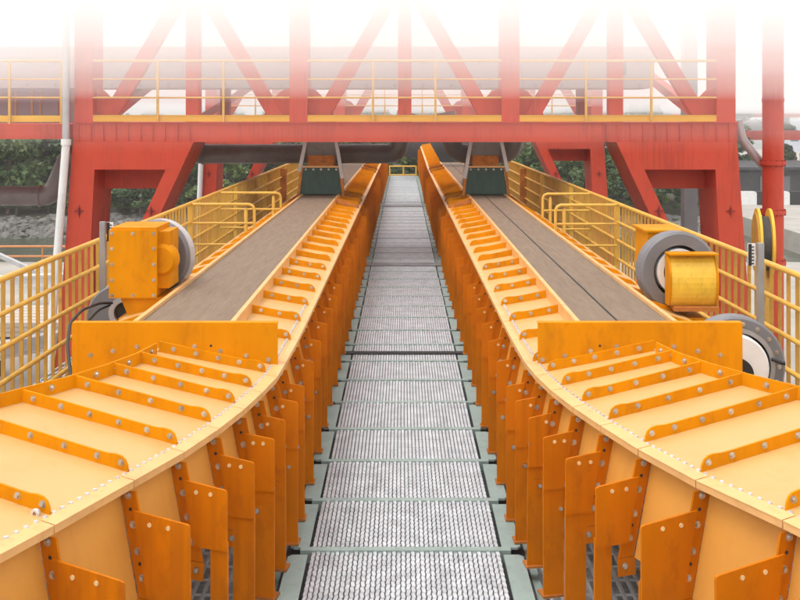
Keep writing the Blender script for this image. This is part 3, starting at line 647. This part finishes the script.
# ---------------------------------------------------------------- red gantry
def gx(x): return -.016+(x-402.5)*.015
def gz(y): return H-(y-118)*.015
gy = 15.0
gan = thing('gantry', (0, gy, GZ), 'huge red steel portal gantry standing across both conveyors and the walkway', 'gantry')
def frame(off, rear):
    Y = gy+off
    def B(mb, name, mat='red', parent=gan, kind=None): return build(mb, name, mat, parent, kind)
    gd = B(MB().box(gx(73), gx(737), Y, Y+.9, gz(142), gz(123)), 'girder')
    B(MB().box(gx(73)-.02, gx(737)+.02, Y-.025, Y+.925, gz(123), gz(122)), 'girder_flange', 'red', gd)
    for rng in ((73, 200), (600, 737)):
        k = rng[0]+6
        while k < rng[1]-2:
            piece('stf', 'stiffener', 'red', gd, (gx(k), Y, gz(142)), lambda: MB().box(-.006, .006, -.028, -.0005, .008, .27)); k += 12.3
    for k in (297, 404, 511): piece('stf2', 'splice', 'red', gd, (gx(k), Y, gz(142)), lambda: MB().box(-.012, .012, -.012, -.0005, .008, .275))
    top = gz(-24)
    for a, b_ in ((73, 91.5), (289, 307), (502, 520), (718, 737)):
        o = B(MB().box(gx(a), gx(b_), Y+.06, Y+.58, gz(122), top), 'post')
    for a, b_ in ((184, 197), (398, 411.5), (611.5, 625)): B(MB().box(gx(a), gx(b_), Y+.12, Y+.36, gz(122), top), 'slim_post')
    for (xa, xb) in ((92, 186), (288, 195), (307, 400), (502, 410), (520, 613), (718, 623)):
        d = 1 if xb > xa else -1
        ya, yb = 122, -38
        w = 9
        pl = [(gx(xa+d*5), Y+.16, gz(ya)), (gx(xa+d*(5+2.2*w)), Y+.16, gz(ya)), (gx(xb), Y+.16, gz(yb+14)), (gx(xb), Y+.16, gz(yb-20)), (gx(xb-d*4), Y+.16, gz(yb-14))]
        B(MB().bar((gx(xa+d*13), Y+.24, gz(118)), (gx(xb-d*1), Y+.24, gz(-18)), .21, .16, (0, 1, 0)), 'diagonal')
        B(MB().prism([(gx(xa), Y+.2, gz(122)), (gx(xa+d*28), Y+.2, gz(122)), (gx(xa+d*22), Y+.2, gz(104)), (gx(xa+d*8), Y+.2, gz(90)), (gx(xa), Y+.2, gz(88))], (0, .03, 0)), 'gusset')
    B(MB().box(gx(60), gx(750), Y+.05, Y+.45, top-.1, top+.15), 'top_chord')
    # legs: outer column and inclined inner column as one cut-out plate box
    for s in (-1, 1):
        def q(x, y): return (gx(x) if s < 0 else gx(810-x), gz(y))
        gnd = 118+(H-GZ)/.015
        outer = [q(73.5, 142), q(194, 142), q(152, 232), q(122, 300), q(110, 330), q(104, gnd), q(46, gnd), q(62, 300)]
        inner = [q(95, 169.5), q(166, 169.5), q(139, 228), q(112, 287), q(105, 302), q(96, 312), q(90, 312), q(91, 250)]
        lg = B(MB().ring([(p[0], Y-.03, p[1]) for p in outer], [(p[0], Y-.03, p[1]) for p in inner], (0, .93, 0)), 'leg')
        pl = [q(93, 169), q(168, 169), q(157, 191), q(94, 191)]
        B(MB().prism([(p[0], Y+.55, p[1]) for p in pl], (0, .3, 0)), 'inner_web', 'red', lg)
        for (cx, cy_) in ((80, 211), (151.5, 211)):
            c = q(cx, cy_); st = []
            for k in range(8):
                a = math.pi/4*k; r = (.085 if k % 4 == 0 else .105) if k % 2 == 0 else .032
                st.append((c[0]+math.cos(a)*r, Y-.036, c[1]+math.sin(a)*r))
            B(MB().prism(st, (0, .007, 0)).bar((c[0], Y-.06, c[1]-.05), (c[0], Y-.06, c[1]+.05), .012, .05, (0, 1, 0)), 'lifting_lug', 'red_dark', lg)
        c0 = q(75, gnd)
        B(MB().box(c0[0]-.7, c0[0]+.7, Y-.1, Y+1.0, GZ, GZ+.35), 'bogie', 'red_dark', lg)
    # walk rail along the girder
    for (a, b_) in ((91.5, 289), (307, 502), (520, 718)):
        for yy, r in ((60.5, .020), (79, .012), (97.5, .014)):
            B(MB().tube([(gx(a), Y+.08, gz(yy)), (gx(b_), Y+.08, gz(yy))], r, 8), 'guard_rail', 'rail_yellow')
        B(MB().box(gx(a), gx(b_), Y+.07, Y+.085, gz(121.6), gz(115.5)).box(gx(a), gx(b_), Y+.06, Y+.10, gz(115.5), gz(115)), 'toe_board', 'toe_yellow')
    for k in (157, 223, 373, 435.5, 586.5, 652): B(MB().box(gx(k)-.016, gx(k)+.016, Y+.02, Y+.06, gz(123), gz(60.5)), 'rail_post', 'rail_yellow')
frame(0, False); frame(10, True)
for x in (73, 289, 502, 718):
    build(MB().box(gx(x)+.02, gx(x)+.26, gy+.9, gy+10, gz(140), gz(124)), 'cross_girder', 'red', gan)
for x, y in ((73, 0), (718, 0)):
    build(MB().bar((gx(x)+.14, gy+1.0, gz(122)), (gx(x)+.14, gy+9.9, gz(-18)), .16, .16), 'diagonal', 'red', gan)
build(MB().box(gx(74), gx(736), gy+.95, gy+2.0, gz(126), gz(124)), 'deck_plate', 'red', gan)
for x0, x1 in ((100, 200), (210, 290)):
    build(MB().bar((gx(x0), 22, gz(122)), (gx(x1), 22, gz(60)), .14, .14, (0, 1, 0)), 'diagonal', 'red_dark', gan)
# left wing platform
wg = thing('side_gantry', (-7.5, gy, GZ), 'red side platform with yellow guard rail left of the white downpipe', 'platform')
build(MB().box(gx(-170), gx(63.5), gy, gy+.5, gz(139), gz(124)), 'girder', 'red', wg)
build(MB().box(gx(-170), gx(63.5), gy+.5, gy+6, gz(126), gz(124)), 'deck', 'red', wg)
for yy, r in ((60.5, .020), (79, .012), (97.5, .014)): build(MB().tube([(gx(-170), gy+.1, gz(yy)), (gx(63), gy+.1, gz(yy))], r, 8), 'guard_rail', 'rail_yellow', wg)
build(MB().box(gx(-170), gx(63), gy+.09, gy+.105, gz(122), gz(115.5)), 'toe_board', 'toe_yellow', wg)
for k in (8, -60, -130, 60): build(MB().box(gx(k)-.016, gx(k)+.016, gy+.04, gy+.08, gz(124), gz(60.5)), 'rail_post', 'rail_yellow', wg)
for x in (-100, ): build(MB().box(gx(x)-.2, gx(x)+.2, gy+.5, gy+.9, GZ, gz(139)), 'leg', 'red', wg)
cb = thing('control_cabin', (-7.3, 18.4, gz(124)), 'purple grey cabin with a blue roof edge on the left side platform', 'cabin')
build(MB().box(-9.9, -6.15, 18.2, 20, gz(124)+.002, 2.68), 'wall', 'cabin_grey', cb)
build(MB().box(-10, -6.05, 18.1, 20.1, 2.68, 2.79), 'roof', 'cabin_blue', cb)
for x in (-7.05, -6.75, -6.6, -8.0): build(MB().box(x-.02, x+.02, 18.17, 18.2, gz(124)+.002, 2.68), 'frame_post', 'picket_yellow', cb)
# grey covered duct behind the truss
dc = thing('covered_duct', (-2, 17.6, 2.7), 'long light grey panelled duct behind the gantry truss', 'duct')
xs = [-9.8+1.98*k for k in range(8)]; xs = [x for x in xs if x < 3.6]+[4.37]
for a, b_ in zip(xs[:-1], xs[1:]):
    p = build(MB().box(a+.006, b_-.006, 17.5, 17.53, 2.725, 3.42), 'side_panel', 'duct_grey', dc)
    mb = MB()
    n_ = max(2, int((b_-a)/.42))
    for k in range(n_):
        x = a+(k+.5)*(b_-a)/n_
        for z in (2.78, 3.16): mb.hexbolt((x, 17.5, z), (0, -1, 0), .022, .015)
    build(mb, 'bolt_row', 'pipe_grey', p, 'stuff')
    piece(None, 'roof_panel', 'duct_grey', dc, (0, 0, 0), lambda a=a, b_=b_: MB().box(a+.004, b_-.004, 17.48, 18.6, 3.421, 3.45))
build(MB().prism([(4.37, 17.53, 2.725), (4.40, 17.53, 2.90), (4.40, 17.53, 3.35), (4.33, 17.53, 3.42), (-9.8, 17.53, 3.42), (-9.8, 17.53, 2.725)], (0, 1.05, 0)), 'duct_core', 'duct_grey', dc)
build(MB().box(3.78, 3.90, 17.488, 17.499, 2.95, 3.2), 'inspection_hole', 'dark_wall', dc)
for x in (-6.1, -3.2, 0, 3.2): build(MB().box(x-.08, x+.08, 17.9, 18.1, gz(124)+.01, 2.725), 'bracket', 'red_dark', dc)
# dredge pipes
pp = thing('slurry_pipe', (-6, 17, .9), 'thick dark grey pipe with an elbow running behind the gantry legs, left', 'pipe', 'thick grey slurry pipes')
x1 = px(404, 154, 17).x
build(MB().tube(bend([(-14, 17, .875), (-5.98, 17, .875), (-5.66, 17, 1.59), (x1-.12, 17, 1.59), (x1+.05, 17, 2.3)], .16), .165, 20), 'pipe', 'pipe_grey', pp)
for x, z in ((-6.17, .875), (-3.4, 1.59), (-1.5, 1.59)): build(MB().tube([(x-.02, 17, z), (x+.02, 17, z)], .185, 20), 'flange', 'pipe_grey', pp)
build(MB().tube([(-3.4, 16.98, 1.78), (-3.4, 16.98, 1.86)], .05, 10), 'vent_cap', 'bolt_steel', pp)
for x in (-13, -8.0): build(MB().box(x-.06, x+.06, 16.95, 17.05, GZ, .72), 'pipe_support', 'grey_paint', pp)
pq = thing('slurry_pipe', (1.2, 17, 1.4), 'thick dark grey pipe behind the right chute with its elbow turned up', 'pipe', 'thick grey slurry pipes')
build(MB().tube(bend([(.72, 17, 2.3), (.86, 17, 1.59), (1.85, 17, 1.59), (1.95, 17, 2.3)], .22), .165, 20), 'pipe', 'pipe_grey', pq)
build(MB().tube([(1.30, 17, 1.59), (1.34, 17, 1.59)], .185, 20), 'flange', 'pipe_grey', pq)
# white downpipe on the left gantry leg
dp = thing('downpipe', (gx(60), 14.9, GZ), 'white downpipe with grey upper end leaning along the left gantry leg', 'downpipe')
build(MB().tube([(gx(68.2), 14.9, 4.6), (gx(68.2), 14.9, gz(141))], .055, 12), 'upper_pipe', 'grey_light', dp)
build(MB().tube([(gx(68.2), 14.9, gz(139)), (gx(68.2), 14.9, gz(145))], .075, 12), 'collar', 'white_paint', dp)
build(MB().tube([(gx(68.2), 14.9, gz(145)), (gx(59), 14.9, gz(262)), (gx(50), 14.9, gz(380)), (gx(48), 14.9, GZ)], .06, 12), 'lower_pipe', 'white_paint', dp)
dp2 = thing('downpipe', (-4.9, 24.9, GZ), 'white pipe standing beside the rear left gantry leg', 'downpipe')
build(MB().tube([px(201.5, 150, 24.9), px(198.5, 225, 24.9), px(196, 300, 24.9)+Vector((0, 0, -.4))], .065, 12), 'lower_pipe', 'white_paint', dp2)
build(MB().tube([px(196, 300, 24.9)+Vector((0, 0, -.4)), (px(196, 300, 24.9).x, 24.9, GZ)], .065, 12), 'base_pipe', 'white_paint', dp2)
# red mast and cable reel on the right
mp_ = thing('red_mast', (5.92, 16, GZ), 'thick red round mast with bolted flanges right of the gantry', 'mast')
X = px(773, 0, 16).x
build(MB().tube([(X, 16, GZ), (X, 16, 4.65)], .165, 28), 'tube', 'red', mp_)
for yy in (100, 163, 212, 262):
    z = px(0, yy, 16).z; fl = build(MB().tube([(X, 16, z-.03), (X, 16, z+.03)], .20 if yy > 110 else .172, 28), 'flange', 'red', mp_)
    if yy > 110:
        mb = MB()
        for k in range(12):
            a = math.pi*2*k/12; mb.tube([(X+math.cos(a)*.185, 16+math.sin(a)*.185, z-.05), (X+math.cos(a)*.185, 16+math.sin(a)*.185, z+.05)], .012, 6)
        build(mb, 'bolt_row', 'red_dark', fl, 'stuff')
cr = thing('cable_reel', (5.0, 13.6, GZ), 'yellow cable reel seen nearly edge on, before the red mast', 'reel')
c = px(764, 243, 13.6); ax = Vector((1, -.22, 0))
for o in (-.10, .055):
    build(MB().lathe(c, ax, [(o, .36), (o, .47), (o+.035, .47), (o+.035, .36)], 48), 'reel_flange', 'toe_yellow', cr)
build(MB().lathe(c, ax, [(-.12, .001), (-.12, .40), (-.10, .42), (-.08, .30), (-.08, .001)], 40), 'reel_side', 'picket_yellow', cr)
build(MB().lathe(c, ax, [(-.07, .10), (-.07, .36), (.055, .36), (.055, .10)], 40), 'drum', 'dark_wall', cr)
build(MB().box(c.x-.1, c.x+.1, c.y-.06, c.y+.06, GZ, c.z-.36), 'stand', 'picket_yellow', cr)
tag(build(MB().tube([px(738, 120, 16.2), px(742, 138, 16.2), px(749, 148, 16.2), px(757, 158, 16.2), px(763, 165, 16.2)], .07, 10), 'hanging_hose', 'grey_light'), 'grey hose sagging between the gantry and the red mast', 'hose')
gu = thing('grey_column', (5.0, 19, GZ), 'tall pale grey column rising behind the right end of the truss', 'column')
X = px(691, 0, 19).x
build(MB().box(X-.125, X+.125, 19, 19.25, GZ+.06, 4.65), 'shaft', 'grey_paint', gu)
build(MB().box(X-.3, X+.3, 18.8, 19.45, GZ, GZ+.06), 'base_plate', 'grey_paint', gu)

# ---------------------------------------------------------------- quay clutter, left
qr = thing('quay_railing', (-14, 34.4, GZ), 'thin orange pipe railing along the left quay edge', 'railing')
for z in (-2.22, -2.56): build(MB().tube([(-21.5, 34.4, z), (-7, 34.4, z)], .04, 8), 'rail', 'orange_pipe', qr)
for k in range(9): piece('qp', 'post', 'orange_pipe', qr, (-21.4+k*1.8, 34.4, GZ), lambda: MB().tube([(0, 0, 0), (0, 0, .58)], .035, 8))
tag(build(MB().bar((-12.5, 30.5, -1.9), (-9.3, 28.0, -2.55), .12, .12).bar((-12.5, 30.5, -1.9), (-12.5, 30.5, GZ+.0), .12, .12, (0, 1, 0)), 'brace', 'grey_light'), 'grey slanted brace standing on the quay by the orange railing', 'brace')
for i, (a, b_, w, lb) in enumerate((((-9.2, 16.5, -2.02), (-5.6, 20.8, -1.95), .22, 'white steel beam lying on trestles beyond the left railing, the nearer one'), ((-13.5, 26, -2.05), (-6.8, 27.5, -2.0), .2, 'white steel beam lying across the quay, the farther one'))):
    t_ = thing('steel_beam', ((a[0]+b_[0])/2, (a[1]+b_[1])/2, GZ), lb, 'beam', 'white steel beams on the quay')
    build(MB().bar(a, b_, w, .05).bar((a[0], a[1], a[2]-.13), (b_[0], b_[1], b_[2]-.13), .03, .22).bar((a[0], a[1], a[2]-.26), (b_[0], b_[1], b_[2]-.26), w, .05), 'beam', 'white_paint', t_)
    for q in (.2, .8):
        p = Vector(a).lerp(Vector(b_), q); build(MB().box(p.x-.2, p.x+.2, p.y-.12, p.y+.12, GZ, p.z-.285), 'trestle', 'plank', t_)
ps = thing('plank_stack', (-9.5, 23.5, GZ), 'stack of weathered timber planks on the quay beyond the left railing', 'planks')
for k in range(3):
    for j in range(6):
        piece('plk', 'plank', 'plank', ps, (-11+random.uniform(-.1, .1), 22.6+j*.36, GZ+.05+k*.11), lambda: MB().box(0, 3.6, 0, .32, 0, .1))
tag(build(MB().prism([(-8.6, 19.0, GZ), (-7.8, 19.0, GZ), (-7.85, 19.0, GZ+.3), (-8.1, 19, GZ+.42), (-8.5, 19.0, GZ+.33)], (0, .6, 0)), 'scrap_crate', 'dark_wall'), 'dark lump of scrap lying on the pale quay left of the gantry leg', 'scrap')
# grey kerb by the legs
build(MB().box(-7.5, -3.9, 14.2, 26.5, GZ, GZ+.10), 'rail_kerb', 'concrete', kind='structure')
build(MB().box(3.9, 7.5, 14.2, 26.5, GZ, GZ+.10), 'rail_kerb', 'concrete', kind='structure')

# ---------------------------------------------------------------- far right: dark shed, kerb blocks, red bridges
wh = thing('dock_shed', (30, 61, GZ), 'long dark low dock shed beyond the striped kerb blocks', 'shed')
build(MB().box(17.6, 60, 61, 70, GZ, -.95), 'wall', 'dark_wall', wh)
build(MB().box(17.4, 60, 60.6, 70.4, -.95, -.78), 'roof', 'dark_wall', wh)
for k in range(9): piece('shd', 'door', 'grey_paint', wh, (19.5+k*3.2, 61, GZ), lambda: MB().box(-.9, .9, -.06, -.002, .4, 1.45))
for k in range(14):
    bk = piece('kb%d' % (k % 2), 'kerb_block', 'white_paint' if k % 2 == 0 else 'black', None, (18.0+k*.95, 57.5, GZ), lambda: MB().prism([(-.46, 0, 0), (.46, 0, 0), (.46, 0, .66), (.40, 0, .76), (-.40, 0, .76), (-.46, 0, .66)], (0, .5, 0)))
    tag(bk, ('white' if k % 2 == 0 else 'black') + ' painted kerb block in the row before the dock shed', 'kerb block', ('white' if k % 2 == 0 else 'black') + ' kerb blocks by the dock shed')
rb_ = thing('red_bridge', (30, 75, GZ), 'faint red conveyor bridge on trestles far behind the red mast', 'bridge')
build(MB().box(16, 60, 75, 77, 2.25, 3.15), 'upper_span', 'red', rb_)
build(MB().box(16, 60, 75.2, 76.8, .55, 1.25), 'lower_span', 'red', rb_)
for k in range(8): piece('rbt', 'trestle', 'red', rb_, (18+k*5, 75.8, GZ), lambda: MB().box(-.2, .2, -.2, .2, 0, 5.0))
for k in range(15): piece('rbp', 'rail_post', 'red', rb_, (16.5+k*1.5, 75.1, 3.15), lambda: MB().box(-.04, .04, -.04, .04, 0, .8))
build(MB().box(16, 60, 75.06, 75.14, 3.9, 3.97), 'guard_rail', 'red', rb_)
sg = thing('sign_board', (26.1, 74.9, 3.15), 'small dark framed sign board standing on the far red bridge', 'sign')
build(MB().ring([(25.75, 74.8, 3.3), (26.5, 74.8, 3.3), (26.5, 74.8, 4.05), (25.75, 74.8, 4.05)], [(25.88, 74.8, 3.43), (26.37, 74.8, 3.43), (26.37, 74.8, 3.92), (25.88, 74.8, 3.92)], (0, .12, 0)), 'frame', 'dark_wall', sg)
build(MB().box(25.88, 26.37, 74.84, 74.9, 3.43, 3.92), 'board', 'white_paint', sg)
build(MB().tube([(26.12, 74.82, 3.6), (26.12, 74.836, 3.6)], .15, 16), 'emblem', 'red', sg)
build(MB().box(26.1, 26.15, 74.9, 74.96, 3.15, 3.43), 'stand', 'dark_wall', sg)
tb = thing('tower_block', (62, 150, GZ), 'pale blue grey tower block fading into the added mist at far right', 'building')
wl = build(MB().box(57, 66, 150, 158, GZ, 9), 'wall', 'tower_wall', tb)
for k in range(4):
    for j in range(3): piece('tw', 'window', 'window_dark', wl, (58.2+k*2.1, 150, GZ+1.5+j*3.3), lambda: MB().box(0, 1.2, -.05, -.003, 0, 1.5))
build(MB().box(58, 60, 149.5, 150, 4, 8), 'balcony_panel', 'cabin_blue', tb)
hp = thing('transfer_hopper', (1.4, 39.5, GZ), 'dark steel transfer hopper far beyond the end of the walkway', 'hopper')
build(MB().prism([(-.25, 38.6, .95), (.05, 38.6, .72), (.50, 38.6, .62), (.9, 38.6, .42), (2.75, 38.6, .42), (2.9, 38.6, 1.9), (-.25, 38.6, 1.9)], (0, 2, 0)), 'body', 'hopper_dark', hp)
for x in (2.8, 1.8): build(MB().box(x-.1, x+.1, 39, 39.2, GZ, .43), 'leg', 'hopper_dark', hp)

# ---------------------------------------------------------------- rocks, scrub and trees on the far shore
def rubble():
    mb = MB(); g = (1+5**.5)/2
    IV = [Vector(p).normalized() for p in ((-1, g, 0), (1, g, 0), (-1, -g, 0), (1, -g, 0), (0, -1, g), (0, 1, g), (0, -1, -g), (0, 1, -g), (g, 0, -1), (g, 0, 1), (-g, 0, -1), (-g, 0, 1))]
    IF = [(0, 11, 5), (0, 5, 1), (0, 1, 7), (0, 7, 10), (0, 10, 11), (1, 5, 9), (5, 11, 4), (11, 10, 2), (10, 7, 6), (7, 1, 8), (3, 9, 4), (3, 4, 2), (3, 2, 6), (3, 6, 8), (3, 8, 9), (4, 9, 5), (2, 4, 11), (6, 2, 10), (8, 6, 7), (9, 8, 1)]
    for k in range(7500):
        x = random.uniform(-46, 16.5); j = random.random(); y = 49.3+j*5.4+math.sin((x+160)/176*59*.5)*1.2; z = -4.05+j*.85+random.uniform(-.05, .12)
        r = random.choice((.10, .13, .16, .2, .26))*random.uniform(.8, 1.2); sq = (random.uniform(.9, 1.5), random.uniform(.8, 1.3), random.uniform(.6, .95))
        ca, sa = math.cos(k), math.sin(k); vs = []
        for q in IV:
            f = r*random.uniform(.75, 1.2); a, b_ = q.x*f*sq[0], q.y*f*sq[1]
            vs.append((x+a*ca-b_*sa, y+a*sa+b_*ca, z+q.z*f*sq[2]))
        mb.add(vs, IF)
    return mb
o = build(rubble(), 'rubble', 'rock', kind='stuff'); o['label'] = 'grey boulders heaped along the far waterline'
def crown_mesh(seed, h, w, nl, mat, lobes):
    rnd = random.Random(seed); vs = []; fs = []
    cl = []
    for k in range(lobes):
        a = rnd.uniform(0, 6.28); rr = rnd.uniform(.1, .75)*w; zz = rnd.uniform(.16, .95)*h
        rr *= (1-.55*max(0, zz/h-.6)/.4)
        cl.append((Vector((math.cos(a)*rr, math.sin(a)*rr, zz)), rnd.uniform(.18, .36)*w))
    for k in range(nl):
        c, r = rnd.choice(cl)
        d = Vector((rnd.gauss(0, 1), rnd.gauss(0, 1), rnd.gauss(0, 1))).normalized()*r*rnd.uniform(.55, 1.05); d.z *= .75
        p = c+d; sz = rnd.uniform(.10, .20)
        u = Vector((rnd.gauss(0, 1), rnd.gauss(0, 1), rnd.gauss(0, .6))).normalized(); w2 = u.cross(Vector((rnd.gauss(0, 1), rnd.gauss(0, 1), rnd.gauss(0, 1)))).normalized()
        i = len(vs); vs += [p-u*sz, p+w2*sz*.6, p+u*sz, p-w2*sz*.6]; fs.append((i, i+1, i+2, i+3))
    me = bpy.data.meshes.new('crown'); me.from_pydata([tuple(p) for p in vs], [], fs); me.materials.append(M[mat]); return me
def trunk_mesh(seed, h, w):
    rnd = random.Random(seed); mb = MB()
    mb.tube([(0, 0, -.3), (.05, .03, h*.3), (.02, -.05, h*.6), (.1, 0, h*.85)], [.20, .15, .10, .03], 8)
    for k in range(5):
        a = k*1.3; z = h*(.3+.1*k); mb.tube([(0, 0, z), (math.cos(a)*w*.3, math.sin(a)*w*.3, z+h*.12), (math.cos(a)*w*.6, math.sin(a)*w*.6, z+h*.2)], [.08, .05, .02], 6)
    return mb.mesh('trunk', 'bark')
KIND = []
for i, (h, w, nl, mat, lb) in enumerate(((6.2, 2.4, 5200, 'leaf_dark', 'dark'), (5.2, 2.2, 4800, 'leaf_mid', 'mid'), (4.6, 2.0, 4400, 'leaf_light', 'light'), (7.0, 2.5, 5600, 'leaf_dark', 'tall'), (3.6, 2.2, 4200, 'leaf_mid', 'low'))):
    KIND.append((crown_mesh(40+i, h, w, nl, mat, 18+i), trunk_mesh(90+i, h, w)))
TL = {0: 'dark green broad tree on the far shore slope', 1: 'mid green rounded tree on the far shore slope', 2: 'light yellow green tree on the far shore slope', 3: 'tall dark tree on the far shore slope', 4: 'low spreading green tree on the far shore slope'}
rt = random.Random(5)
rows = ((55.2, -32, 16.2, 2.7), (58.2, -36, 16, 3.1), (63, -40, 15.5, 3.5), (70, -46, 15.5, 4.2), (79, -54, 16, 5.0), (90, -60, 18, 5.6))
for ri, (y, xa, xb, dx) in enumerate(rows):
    x = xa; k = ri
    while x < xb:
        kd = rt.choice((0, 1, 2, 3, 4, 0, 1)) if ri else rt.choice((1, 4, 2, 0, 4))
        cm, tm = KIND[kd]
        yy = y+rt.uniform(-1.4, 1.4); xx = x+rt.uniform(-1, 1); z = -2.75+max(0, yy-57)*.066
        t_ = thing('tree', (xx, yy, z), TL[kd], 'tree', TL[kd].replace('tree', 'trees'))
        sc = rt.uniform(.82, 1.2)*(.85 if ri == 0 else 1); t_.scale = (sc, sc, sc*rt.uniform(.9, 1.1)); t_.rotation_euler = (0, 0, rt.uniform(0, 6.28))
        for nm, me in (('crown', cm), ('trunk', tm)):
            q = bpy.data.objects.new(nm, me); col.objects.link(q); q.parent = t_
        x += dx*rt.uniform(.8, 1.2); k += 1
x = -31.
while x < 16.5:
    t_ = thing('bush', (x, 54.3+rt.uniform(-.4, .5), -2.95), 'low green bush just above the boulders on the far shore', 'bush', 'low bushes above the boulders')
    sc = rt.uniform(.38, .6); t_.scale = (sc, sc, sc*.8); t_.rotation_euler = (0, 0, rt.uniform(0, 6.28)); kd = rt.choice((4, 1, 0, 2))
    for nm, me in (('crown', KIND[kd][0]), ('trunk', KIND[kd][1])):
        q = bpy.data.objects.new(nm, me); col.objects.link(q); q.parent = t_
    x += rt.uniform(1.1, 1.8)
for (x, y, kd) in ((19, 66+12, 1), (22.5, 80, 0), (26, 79, 1), (30, 81, 0), (34, 80, 3), (18.6, 72.8, 0), (24, 73.2, 3)):
    t_ = thing('tree', (x, y, GZ), ('%s green tree behind the dock shed and the far red bridge' % ('mid' if kd == 1 else 'tall dark' if kd == 3 else 'broad dark')), 'tree', '%s trees behind the dock shed' % ('mid green' if kd == 1 else 'tall dark' if kd == 3 else 'broad dark'))
    t_.rotation_euler = (0, 0, x)
    for nm, me in (('crown', KIND[kd][0]), ('trunk', KIND[kd][1])):
        q = bpy.data.objects.new(nm, me); col.objects.link(q); q.parent = t_

# ---------------------------------------------------------------- haze: thin air below, added layers above that fade the gantry top to white
def haze_mat(i, dens):
    m = bpy.data.materials.new('haze_%d' % i); m.use_nodes = True; n = m.node_tree; n.nodes.clear()
    v_ = n.nodes.new('ShaderNodeVolumePrincipled'); v_.inputs['Color'].default_value = (1, 1, 1, 1); v_.inputs['Density'].default_value = dens; v_.inputs['Anisotropy'].default_value = 0.
    o_ = n.nodes.new('ShaderNodeOutputMaterial'); n.links.new(v_.outputs[0], o_.inputs['Volume']); return m
LAY = [(-9.2, 1.95, .0010), (1.95, 2.47, .012), (2.47, 2.85, .065), (2.85, 3.22, .125), (3.22, 3.67, .25), (3.67, 4.75, .42)]
for i, (a, b_, d) in enumerate(LAY):
    me = MB().box(-410, 410, -410 if i != 1 else 7, 410, a+.002, b_-.002).mesh('haze', None); me.materials.append(haze_mat(i, d))
    hz = place('haze', me, (0, 0, 0), kind='stuff'); hz['label'] = ('thin pale air over the whole quay', 'faint added haze layer at the height of the red girder', 'pale added mist layer across the gantry guard rails', 'thicker added white layer fading the gantry truss', 'dense added white layer fading out the upper truss', 'dense added white layer fading out the top of the gantry')[i]
